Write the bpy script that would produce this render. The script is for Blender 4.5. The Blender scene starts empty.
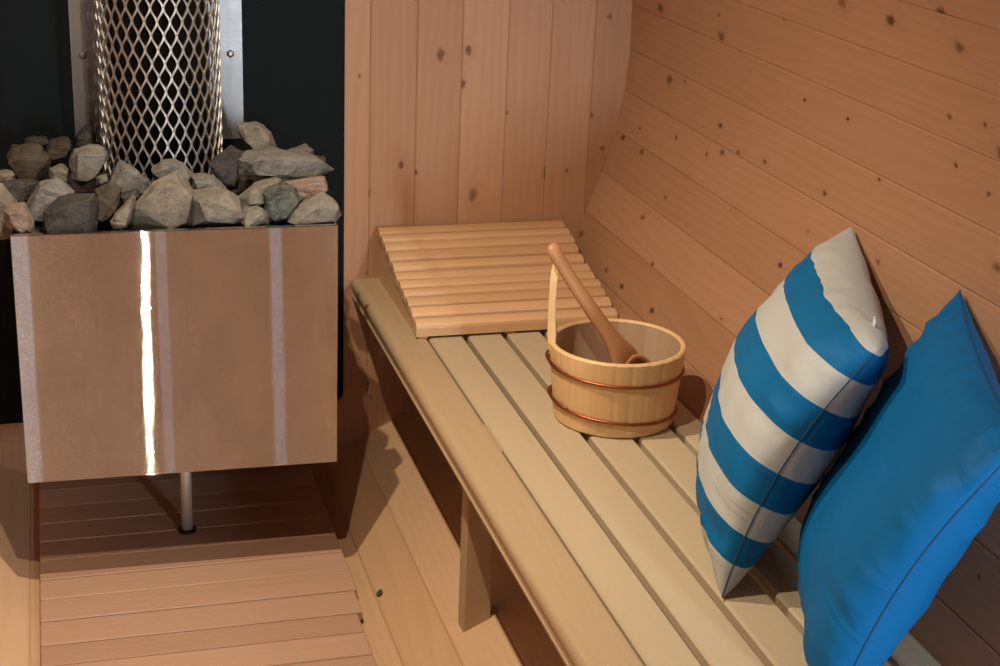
import bpy, bmesh, math, random
from mathutils import Vector, Matrix, noise

random.seed(11)
SC = bpy.context.scene
COL = SC.collection
# All lengths in metres.  World origin: bottom of the barrel, on its axis, at the end wall.
OX, OY, OZ = -0.2173, -3.014, 1.4354        # the camera's place in the room
R = 0.9257                                   # inner radius of the barrel
AX = R                                       # height of the barrel's axis


def W(x, y, z):
    """A point surveyed from the camera's place, in room coordinates."""
    return Vector((x + OX, y + OY, z + OZ))


# ------------------------------------------------------------------ materials
def new_mat(name):
    m = bpy.data.materials.new(name)
    m.use_nodes = True
    nt = m.node_tree
    return m, nt, nt.nodes['Principled BSDF']


class G:
    """small node-graph helper"""
    def __init__(s, nt):
        s.nt = nt

    def n(s, typ, **kw):
        nd = s.nt.nodes.new(typ)
        for k, v in kw.items():
            setattr(nd, k, v)
        return nd

    def put(s, sock, v):
        if isinstance(v, bpy.types.NodeSocket):
            s.nt.links.new(v, sock)
        elif v is not None:
            sock.default_value = v

    def math(s, op, a, b=None, c=None, clamp=False):
        nd = s.n('ShaderNodeMath', operation=op)
        nd.use_clamp = clamp
        s.put(nd.inputs[0], a)
        if b is not None:
            s.put(nd.inputs[1], b)
        if c is not None:
            s.put(nd.inputs[2], c)
        return nd.outputs[0]

    def ramp01(s, v, lo, hi):
        nd = s.n('ShaderNodeMapRange', interpolation_type='SMOOTHSTEP')
        s.put(nd.inputs[0], v)
        s.put(nd.inputs[1], lo)
        s.put(nd.inputs[2], hi)
        nd.inputs[3].default_value = 0
        nd.inputs[4].default_value = 1
        return nd.outputs[0]

    def mix(s, f, a, b, blend='MIX'):
        nd = s.n('ShaderNodeMix', data_type='RGBA', blend_type=blend)
        s.put(nd.inputs[0], f)
        s.put(nd.inputs[6], a)
        s.put(nd.inputs[7], b)
        return nd.outputs[2]

    def comb(s, x, y, z=0.0):
        nd = s.n('ShaderNodeCombineXYZ')
        s.put(nd.inputs[0], x)
        s.put(nd.inputs[1], y)
        s.put(nd.inputs[2], z)
        return nd.outputs[0]

    def noise(s, vec, scale, detail=3.0, rough=0.5, dist=0.0):
        nd = s.n('ShaderNodeTexNoise')
        s.put(nd.inputs['Vector'], vec)
        nd.inputs['Scale'].default_value = scale
        nd.inputs['Detail'].default_value = detail
        nd.inputs['Roughness'].default_value = rough
        nd.inputs['Distortion'].default_value = dist
        return nd.outputs['Fac']


def c4(c):
    return (c[0], c[1], c[2], 1.0)


def wood(name, base, dark, warm, knots=0.0, rough=0.5, tone=0.25, ring=0.5, fine=0.35, spec=0.3, knot_cell=0.12):
    """sawn board: u runs along the grain, v across it (metres)"""
    m, nt, p = new_mat(name)
    g = G(nt)
    uv = g.n('ShaderNodeUVMap', uv_map='grain').outputs[0]
    sep = g.n('ShaderNodeSeparateXYZ')
    nt.links.new(uv, sep.inputs[0])
    u, v = sep.outputs[0], sep.outputs[1]
    at = g.n('ShaderNodeAttribute', attribute_name='tone').outputs['Fac']
    slow = g.noise(g.comb(g.math('MULTIPLY', u, 0.9), g.math('MULTIPLY', v, 7.0)), 1.0, 2.0)
    if knots > 0:
        vor = g.n('ShaderNodeTexVoronoi', feature='F1', voronoi_dimensions='2D')
        g.put(vor.inputs['Vector'], g.comb(g.math('DIVIDE', u, knot_cell * 1.25), g.math('DIVIDE', v, knot_cell * 0.8)))
        vor.inputs['Scale'].default_value = 1.0
        d = vor.outputs['Distance']
        cs = g.n('ShaderNodeSeparateColor')
        nt.links.new(vor.outputs['Color'], cs.inputs[0])
        sel = g.math('GREATER_THAN', cs.outputs[0], 1.0 - knots)
        rad = g.math('MULTIPLY_ADD', g.math('POWER', cs.outputs[1], 2.5), 0.08, 0.04)
        wob = g.noise(g.comb(g.math('MULTIPLY', u, 90.0), g.math('MULTIPLY', v, 90.0)), 1.0, 2.0)
        dd = g.math('MULTIPLY_ADD', g.math('SUBTRACT', wob, 0.5), 0.10, d)
        q = g.math('DIVIDE', dd, rad)
        kcore = g.math('MULTIPLY', g.math('SUBTRACT', 1.0, g.ramp01(q, 0.3, 1.15)), g.math('MULTIPLY', sel, g.math('MULTIPLY_ADD', cs.outputs[2], 0.5, 0.7)))
        khalo = g.math('MULTIPLY', g.math('SUBTRACT', 1.0, g.ramp01(q, 0.8, 3.2)), sel)
        push = g.math('MULTIPLY', khalo, 0.9)
    else:
        kcore = khalo = push = None
    phase = g.math('MULTIPLY_ADD', slow, 7.0, g.math('MULTIPLY', v, 55.0))
    if push is not None:
        phase = g.math('ADD', phase, push)
    rings = g.math('FRACT', phase)
    rings = g.math('MULTIPLY', g.ramp01(rings, 0.15, 0.85), g.math('SUBTRACT', 1.0, g.ramp01(rings, 0.86, 1.0)))
    fib = g.noise(g.comb(g.math('MULTIPLY', u, 6.0), g.math('MULTIPLY', v, 260.0)), 1.0, 4.0, 0.6)
    blot = g.noise(g.comb(g.math('MULTIPLY', u, 4.0), g.math('MULTIPLY', v, 14.0)), 1.0, 3.0)
    col = g.mix(g.math('MULTIPLY', rings, ring), c4(base), c4(warm))
    col = g.mix(g.math('MULTIPLY', g.ramp01(fib, 0.42, 0.78), fine), col, c4(warm))
    col = g.mix(g.math('MULTIPLY', g.ramp01(blot, 0.45, 0.8), 0.25), col, c4(warm))
    # board to board tone
    tw = g.n('ShaderNodeMix', data_type='RGBA', blend_type='MULTIPLY')
    tw.inputs[0].default_value = 1.0
    nt.links.new(col, tw.inputs[6])
    lo = 1.0 - tone
    tc = g.mix(at, (lo, lo * 0.93, lo * 0.84, 1), (1.06, 1.06, 1.06, 1))
    nt.links.new(tc, tw.inputs[7])
    col = tw.outputs[2]
    if kcore is not None:
        col = g.mix(g.math('MULTIPLY', khalo, 0.35), col, c4(warm))
        col = g.mix(g.math('MULTIPLY', kcore, 0.85), col, c4(dark))
    nt.links.new(col, p.inputs['Base Color'])
    p.inputs['Roughness'].default_value = rough
    p.inputs['Specular IOR Level'].default_value = spec
    bp = g.n('ShaderNodeBump')
    bp.inputs['Strength'].default_value = 0.12
    bp.inputs['Distance'].default_value = 0.002
    nt.links.new(fib, bp.inputs['Height'])
    nt.links.new(bp.outputs[0], p.inputs['Normal'])
    return m


M = {}
PINE_D = (0.10, 0.04, 0.015)
M['pine_wall'] = wood('knotty_pine_wall', (0.441, 0.247, 0.146), PINE_D, (0.369, 0.185, 0.098), knots=0.85, rough=0.5, tone=0.20, ring=0.28, fine=0.16)
M['pine_floor'] = wood('pine_floor', (0.537, 0.354, 0.216), PINE_D, (0.464, 0.281, 0.155), knots=0.10, rough=0.55, tone=0.12, ring=0.25, fine=0.25)
M['duckboard'] = wood('duckboard_wood', (0.482, 0.302, 0.208), PINE_D, (0.412, 0.245, 0.158), rough=0.55, tone=0.24, ring=0.22, fine=0.3)
M['bench'] = wood('pale_bench_wood', (0.476, 0.397, 0.278), PINE_D, (0.441, 0.352, 0.234), rough=0.5, tone=0.08, ring=0.15, fine=0.2)
M['rail'] = wood('bench_rail_wood', (0.395, 0.287, 0.173), PINE_D, (0.353, 0.242, 0.133), rough=0.45, tone=0.08, ring=0.2, fine=0.2)
M['rest'] = wood('headrest_wood', (0.617, 0.390, 0.218), PINE_D, (0.533, 0.316, 0.158), rough=0.5, tone=0.2, ring=0.22, fine=0.25)
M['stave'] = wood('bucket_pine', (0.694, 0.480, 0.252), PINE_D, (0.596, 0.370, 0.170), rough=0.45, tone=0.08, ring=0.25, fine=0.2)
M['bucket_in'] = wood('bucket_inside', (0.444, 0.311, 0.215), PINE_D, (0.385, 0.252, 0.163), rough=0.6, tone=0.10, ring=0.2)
M['ladle'] = wood('ladle_wood', (0.444, 0.222, 0.100), PINE_D, (0.377, 0.170, 0.067), rough=0.4, tone=0.1, ring=0.25)


def steel(name, base, rough, aniso, streak=0.0, bump=0.0):
    m, nt, p = new_mat(name)
    g = G(nt)
    p.inputs['Metallic'].default_value = 1.0
    p.inputs['Base Color'].default_value = c4(base)
    p.inputs['Roughness'].default_value = rough
    uv = g.n('ShaderNodeUVMap', uv_map='grain').outputs[0]
    if aniso:
        p.inputs['Anisotropic'].default_value = aniso
        tg = g.n('ShaderNodeTangent', direction_type='UV_MAP', uv_map='grain')
        nt.links.new(tg.outputs[0], p.inputs['Tangent'])
    sep = g.n('ShaderNodeSeparateXYZ')
    nt.links.new(uv, sep.inputs[0])
    u, v = sep.outputs[0], sep.outputs[1]
    brush = g.noise(g.comb(g.math('MULTIPLY', u, 600.0), g.math('MULTIPLY', v, 9.0)), 1.0, 3.0)
    smear = g.noise(g.comb(g.math('MULTIPLY', u, 9.0), g.math('MULTIPLY', v, 12.0)), 1.0, 4.0, 0.6)
    r = g.math('MULTIPLY_ADD', g.math('SUBTRACT', smear, 0.5), streak, rough)
    r = g.math('MULTIPLY_ADD', g.math('SUBTRACT', brush, 0.5), streak * 0.8, r, clamp=True)
    nt.links.new(r, p.inputs['Roughness'])
    col = g.mix(g.ramp01(smear, 0.35, 0.75), c4(base), c4([b * 0.86 for b in base]))
    nt.links.new(col, p.inputs['Base Color'])
    return m


M['steel'] = steel('brushed_stainless', (0.66, 0.68, 0.71), 0.20, 0.97, 0.06)
_m = M['steel']
_nt = _m.node_tree
_g = G(_nt)
_p = _nt.nodes['Principled BSDF']
for _l in list(_p.inputs['Tangent'].links) + list(_p.inputs['Roughness'].links):
    _nt.links.remove(_l)
_p.inputs['Anisotropic'].default_value = 1.0
_p.inputs['Roughness'].default_value = 0.022
_nt.links.new(_nt.nodes['Tangent'].outputs[0], _p.inputs['Tangent'])
# fine level brush lines: each line's facet leans up or down, so highlights draw out upright
_uv = _g.n('ShaderNodeUVMap', uv_map='grain').outputs[0]
_sp = _g.n('ShaderNodeSeparateXYZ')
_nt.links.new(_uv, _sp.inputs[0])
_cells = _g.comb(_g.math('FLOOR', _g.math('MULTIPLY', _sp.outputs[0], 12000.0)), _g.math('FLOOR', _g.math('MULTIPLY', _sp.outputs[1], 900.0)))
_w = _g.n('ShaderNodeTexWhiteNoise', noise_dimensions='2D')
_nt.links.new(_cells, _w.inputs['Vector'])
_c = _g.n('ShaderNodeSeparateColor')
_nt.links.new(_w.outputs['Color'], _c.inputs[0])
_tri = _g.math('SUBTRACT', _g.math('ADD', _c.outputs[0], _c.outputs[1]), 1.0)
_sl = _g.math('TANGENT', _g.math('MULTIPLY', _tri, math.radians(52)))
_geo = _g.n('ShaderNodeNewGeometry')
_va = _g.n('ShaderNodeVectorMath', operation='ADD')
_nt.links.new(_geo.outputs['Normal'], _va.inputs[0])
_nt.links.new(_g.comb(0.0, 0.0, _sl), _va.inputs[1])
_vn = _g.n('ShaderNodeVectorMath', operation='NORMALIZE')
_nt.links.new(_va.outputs[0], _vn.inputs[0])
_nt.links.new(_vn.outputs[0], _p.inputs['Normal'])
M['steel_plain'] = steel('plain_stainless', (0.62, 0.55, 0.49), 0.5, 0.0, 0.1)
M['steel_plain'].node_tree.nodes['Principled BSDF'].inputs['Metallic'].default_value = 0.5
M['steel_dark'] = steel('dull_inner_steel', (0.035, 0.03, 0.027), 0.6, 0.0, 0.1)
m, nt, p = new_mat('tray_shade_black')
p.inputs['Base Color'].default_value = (0.012, 0.011, 0.010, 1)  # matte black stands in for shade under the stove and between stones
p.inputs['Roughness'].default_value = 0.9
p.inputs['Specular IOR Level'].default_value = 0.1
M['shade_black'] = m
M['mesh'] = steel('expanded_mesh_steel', (0.46, 0.45, 0.43), 0.56, 0.0, 0.1)
M['plate'] = steel('wall_plate_steel', (0.37, 0.37, 0.37), 0.45, 0.0, 0.14)
M['copper'] = steel('copper_wire', (0.34, 0.115, 0.055), 0.42, 0.0, 0.1)

m, nt, p = new_mat('black_fireboard')
g = G(nt)
tc = g.n('ShaderNodeTexCoord').outputs['Object']
nz = g.noise(tc, 260.0, 3.0, 0.6)
nt.links.new(g.mix(nz, (0.0025, 0.004, 0.005, 1), (0.006, 0.009, 0.011, 1)), p.inputs['Base Color'])
p.inputs['Roughness'].default_value = 0.6
p.inputs['Specular IOR Level'].default_value = 0.09
bp = g.n('ShaderNodeBump')
bp.inputs['Strength'].default_value = 0.4
bp.inputs['Distance'].default_value = 0.001
nt.links.new(nz, bp.inputs['Height'])
nt.links.new(bp.outputs[0], p.inputs['Normal'])
M['board_black'] = m

m, nt, p = new_mat('blackened_flue')
g = G(nt)
tc = g.n('ShaderNodeTexCoord').outputs['Object']
nz = g.noise(tc, 18.0, 4.0, 0.6)
nt.links.new(g.mix(nz, (0.006, 0.006, 0.006, 1), (0.03, 0.026, 0.022, 1)), p.inputs['Base Color'])
p.inputs['Roughness'].default_value = 0.5
p.inputs['Metallic'].default_value = 0.6
M['flue'] = m

m, nt, p = new_mat('screw_steel')
p.inputs['Metallic'].default_value = 1.0
p.inputs['Base Color'].default_value = (0.35, 0.33, 0.31, 1)
p.inputs['Roughness'].default_value = 0.35
M['screw'] = m


def stone_mat(name, a, b, speck, sc=55.0):
    m, nt, p = new_mat(name)
    g = G(nt)
    tc = g.n('ShaderNodeTexCoord').outputs['Object']
    n1 = g.noise(tc, 22.0, 5.0, 0.62)
    n2 = g.noise(tc, 190.0, 4.0, 0.7)
    n3 = g.noise(tc, sc * 1.7, 3.0, 0.6, 0.6)
    col = g.mix(g.ramp01(n1, 0.36, 0.66), c4(a), c4(b))
    col = g.mix(g.math('MULTIPLY', g.ramp01(n2, 0.52, 0.72), 0.55), col, c4(speck))
    col = g.mix(g.math('MULTIPLY', g.ramp01(n3, 0.58, 0.75), 0.5), col, c4([x * 0.45 for x in a]))
    nt.links.new(col, p.inputs['Base Color'])
    p.inputs['Roughness'].default_value = 0.85
    p.inputs['Specular IOR Level'].default_value = 0.25
    bp = g.n('ShaderNodeBump')
    bp.inputs['Strength'].default_value = 0.7
    bp.inputs['Distance'].default_value = 0.006
    h = g.math('ADD', g.math('MULTIPLY', n1, 1.2), g.math('MULTIPLY', n2, 0.5))
    nt.links.new(h, bp.inputs['Height'])
    nt.links.new(bp.outputs[0], p.inputs['Normal'])
    return m


ST = {
    'dark': stone_mat('charcoal_stone', (0.027, 0.024, 0.022), (0.059, 0.053, 0.047), (0.098, 0.087, 0.077)),
    'brown': stone_mat('brown_stone', (0.039, 0.029, 0.022), (0.077, 0.058, 0.043), (0.119, 0.093, 0.071)),
    'grey': stone_mat('grey_stone', (0.099, 0.091, 0.083), (0.165, 0.152, 0.135), (0.250, 0.230, 0.202)),
    'tan': stone_mat('tan_stone', (0.126, 0.110, 0.089), (0.204, 0.179, 0.144), (0.277, 0.246, 0.202)),
    'pink': stone_mat('reddish_stone', (0.156, 0.109, 0.083), (0.238, 0.172, 0.132), (0.297, 0.232, 0.185)),
    'green': stone_mat('speckled_green_stone', (0.033, 0.039, 0.033), (0.104, 0.109, 0.095), (0.311, 0.303, 0.264)),
}


def fabric(name, blue, cream=None):
    m, nt, p = new_mat(name)
    g = G(nt)
    uv = g.n('ShaderNodeUVMap', uv_map='cloth').outputs[0]
    sep = g.n('ShaderNodeSeparateXYZ')
    nt.links.new(uv, sep.inputs[0])
    u, v = sep.outputs[0], sep.outputs[1]
    wv = g.math('MULTIPLY', g.math('SINE', g.math('MULTIPLY', u, 2600.0)), g.math('SINE', g.math('MULTIPLY', v, 2600.0)))
    mott = g.noise(g.comb(u, v), 5.0, 4.0, 0.6)
    colb = g.mix(mott, c4([b * 0.86 for b in blue]), c4([b * 1.12 for b in blue]))
    if cream:
        # nine bands, cream first and last, sewn slightly askew to the edge
        iv = g.math('SUBTRACT', 1.0, v)
        v2 = g.math('MULTIPLY_ADD', g.math('MULTIPLY', v, g.math('MULTIPLY', iv, iv)), 0.30, v)
        s_ = g.math('MAXIMUM', g.math('MULTIPLY_ADD', u, 0.085, v2), 0.05)
        band = g.math('FRACT', g.math('DIVIDE', g.math('SUBTRACT', s_, 0.143), 0.238))
        sel = g.math('LESS_THAN', band, 0.5)
        colc = g.mix(mott, c4([b * 0.95 for b in cream]), c4([min(1, b * 1.04) for b in cream]))
        col = g.mix(sel, colc, colb)
    else:
        col = colb
    nt.links.new(col, p.inputs['Base Color'])
    p.inputs['Roughness'].default_value = 0.62
    p.inputs['Specular IOR Level'].default_value = 0.15
    bp = g.n('ShaderNodeBump')
    bp.inputs['Strength'].default_value = 0.4
    bp.inputs['Distance'].default_value = 0.008
    cre = g.noise(g.comb(g.math('MULTIPLY', u, 5.0), g.math('MULTIPLY', v, 9.0)), 1.0, 4.0, 0.55, 1.2)
    nt.links.new(cre, bp.inputs['Height'])
    nt.links.new(bp.outputs[0], p.inputs['Normal'])
    return m


M['stripe'] = fabric('striped_cloth', (0.002, 0.115, 0.29), (0.42, 0.44, 0.42))
M['teal'] = fabric('plain_blue_cloth', (0.0015, 0.115, 0.32))
m, nt, p = new_mat('seam_thread')
p.inputs['Base Color'].default_value = (0.008, 0.05, 0.12, 1)
p.inputs['Roughness'].default_value = 0.8
M['thread'] = m
m, nt, p = new_mat('blue_seam_thread')
p.inputs['Base Color'].default_value = (0.002, 0.055, 0.16, 1)
p.inputs['Roughness'].default_value = 0.8
M['thread_blue'] = m
m, nt, p = new_mat('label_cloth')
p.inputs['Base Color'].default_value = (0.75, 0.72, 0.68, 1)
M['label'] = m
m, nt, p = new_mat('label_print')
p.inputs['Base Color'].default_value = (0.02, 0.02, 0.025, 1)
M['print'] = m
m, nt, p = new_mat('leaf_green')
p.inputs['Base Color'].default_value = (0.05, 0.075, 0.015, 1)
p.inputs['Roughness'].default_value = 0.5
M['leaf'] = m


# ------------------------------------------------------------------ object helpers
def link(name, me, mat, parent=None, loc=None):
    o = bpy.data.objects.new(name, me)
    COL.objects.link(o)
    if mat is not None and not me.materials:
        me.materials.append(mat)
    if loc is not None:
        o.location = loc
    if parent is not None:
        o.parent = parent
    return o


def thing(name, label, cat, loc, group=None):
    o = bpy.data.objects.new(name, None)
    o.empty_display_size = 0.05
    COL.objects.link(o)
    o.location = loc
    return tag(o, label, cat, group)


def tag(o, label, cat, group=None):
    o['label'] = label
    o['category'] = cat
    if group:
        o['group'] = group
    return o


class MB:
    """collects board-like solids into one mesh; world coordinates minus an origin"""
    def __init__(s, origin=(0, 0, 0)):
        s.bm = bmesh.new()
        s.uv = s.bm.loops.layers.uv.new('grain')
        s.tone = s.bm.faces.layers.float.new('tone')
        s.o = Vector(origin)

    def add(s, verts, faces, uvs, tone=None, smooth=False):
        vs = [s.bm.verts.new(Vector(v) - s.o) for v in verts]
        t = random.random() if tone is None else tone
        du, dv = random.random() * 40, random.random() * 40
        for f in faces:
            try:
                fc = s.bm.faces.new([vs[i] for i in f])
            except ValueError:
                continue
            fc[s.tone] = t
            fc.smooth = smooth
            for lp, i in zip(fc.loops, f):
                a = uvs(Vector(verts[i]))
                lp[s.uv].uv = (a[0] + du, a[1] + dv)
        return vs

    def prism(s, loops, grain, tone=None, smooth=False):
        """loops: list of cross-sections with the same count; grain: ('x'|'y'|'z')"""
        n = len(loops[0])
        verts = [p for lp in loops for p in lp]
        faces = []
        for k in range(len(loops) - 1):
            for i in range(n):
                j = (i + 1) % n
                faces.append((k * n + i, k * n + j, (k + 1) * n + j, (k + 1) * n + i))
        faces.append(tuple(reversed(range(n))))
        faces.append(tuple((len(loops) - 1) * n + i for i in range(n)))
        ax = 'xyz'.index(grain)
        b, c = [i for i in range(3) if i != ax]
        s.add(verts, faces, lambda v: (v[ax], v[b] + v[c] * 0.7), tone, smooth)

    def board(s, lo, hi, grain='x', bev=0.002, tone=None):
        """axis-aligned board with eased edges along its grain and ends"""
        lo, hi = Vector(lo), Vector(hi)
        ax = 'xyz'.index(grain)
        b, c = [i for i in range(3) if i != ax]
        loops = []
        for a, e in ((lo[ax], bev), (lo[ax] + bev, 0), (hi[ax] - bev, 0), (hi[ax], bev)):
            pts = []
            l0, h0, l1, h1 = lo[b] + e, hi[b] - e, lo[c] + e, hi[c] - e
            k = bev
            for pb, pc in ((l0 + k, l1), (h0 - k, l1), (h0, l1 + k), (h0, h1 - k), (h0 - k, h1), (l0 + k, h1), (l0, h1 - k), (l0, l1 + k)):
                v = Vector((0, 0, 0))
                v[ax], v[b], v[c] = a, pb, pc
                pts.append(v)
            loops.append(pts)
        s.prism(loops, grain, tone)

    def build(s, name, mat, parent=None, loc=None):
        bmesh.ops.recalc_face_normals(s.bm, faces=s.bm.faces)
        me = bpy.data.meshes.new(name)
        s.bm.to_mesh(me)
        s.bm.free()
        return link(name, me, mat, parent, loc)


def bm_obj(name, bm, mat, parent=None, loc=None, smooth=False):
    bmesh.ops.recalc_face_normals(bm, faces=bm.faces)
    for f in bm.faces:
        f.smooth = smooth
    me = bpy.data.meshes.new(name)
    bm.to_mesh(me)
    bm.free()
    return link(name, me, mat, parent, loc)


def tube(bm, pts, rad, n=8, closed=False, cap=True):
    """sweep a round section along pts; rad: number or list"""
    pts = [Vector(p) for p in pts]
    rings = []
    up = None
    N = len(pts)
    for i, p in enumerate(pts):
        a = pts[(i - 1) % N] if (closed or i > 0) else p
        b = pts[(i + 1) % N] if (closed or i < N - 1) else p
        t = (b - a).normalized()
        if up is None:
            up = t.orthogonal().normalized()
        up = (up - t * up.dot(t)).normalized()
        w = t.cross(up)
        r = rad[i] if isinstance(rad, (list, tuple)) else rad
        rings.append([bm.verts.new(p + (up * math.cos(2 * math.pi * k / n) + w * math.sin(2 * math.pi * k / n)) * r) for k in range(n)])
    for i in range(N if closed else N - 1):
        A, B = rings[i], rings[(i + 1) % N]
        off = 0
        if closed and i == N - 1:
            off = min(range(n), key=lambda o: (A[0].co - B[o].co).length)
        for k in range(n):
            bm.faces.new((A[k], A[(k + 1) % n], B[(k + 1 + off) % n], B[(k + off) % n]))
    if cap and not closed:
        bm.faces.new(list(reversed(rings[0])))
        bm.faces.new(rings[-1])


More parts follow.
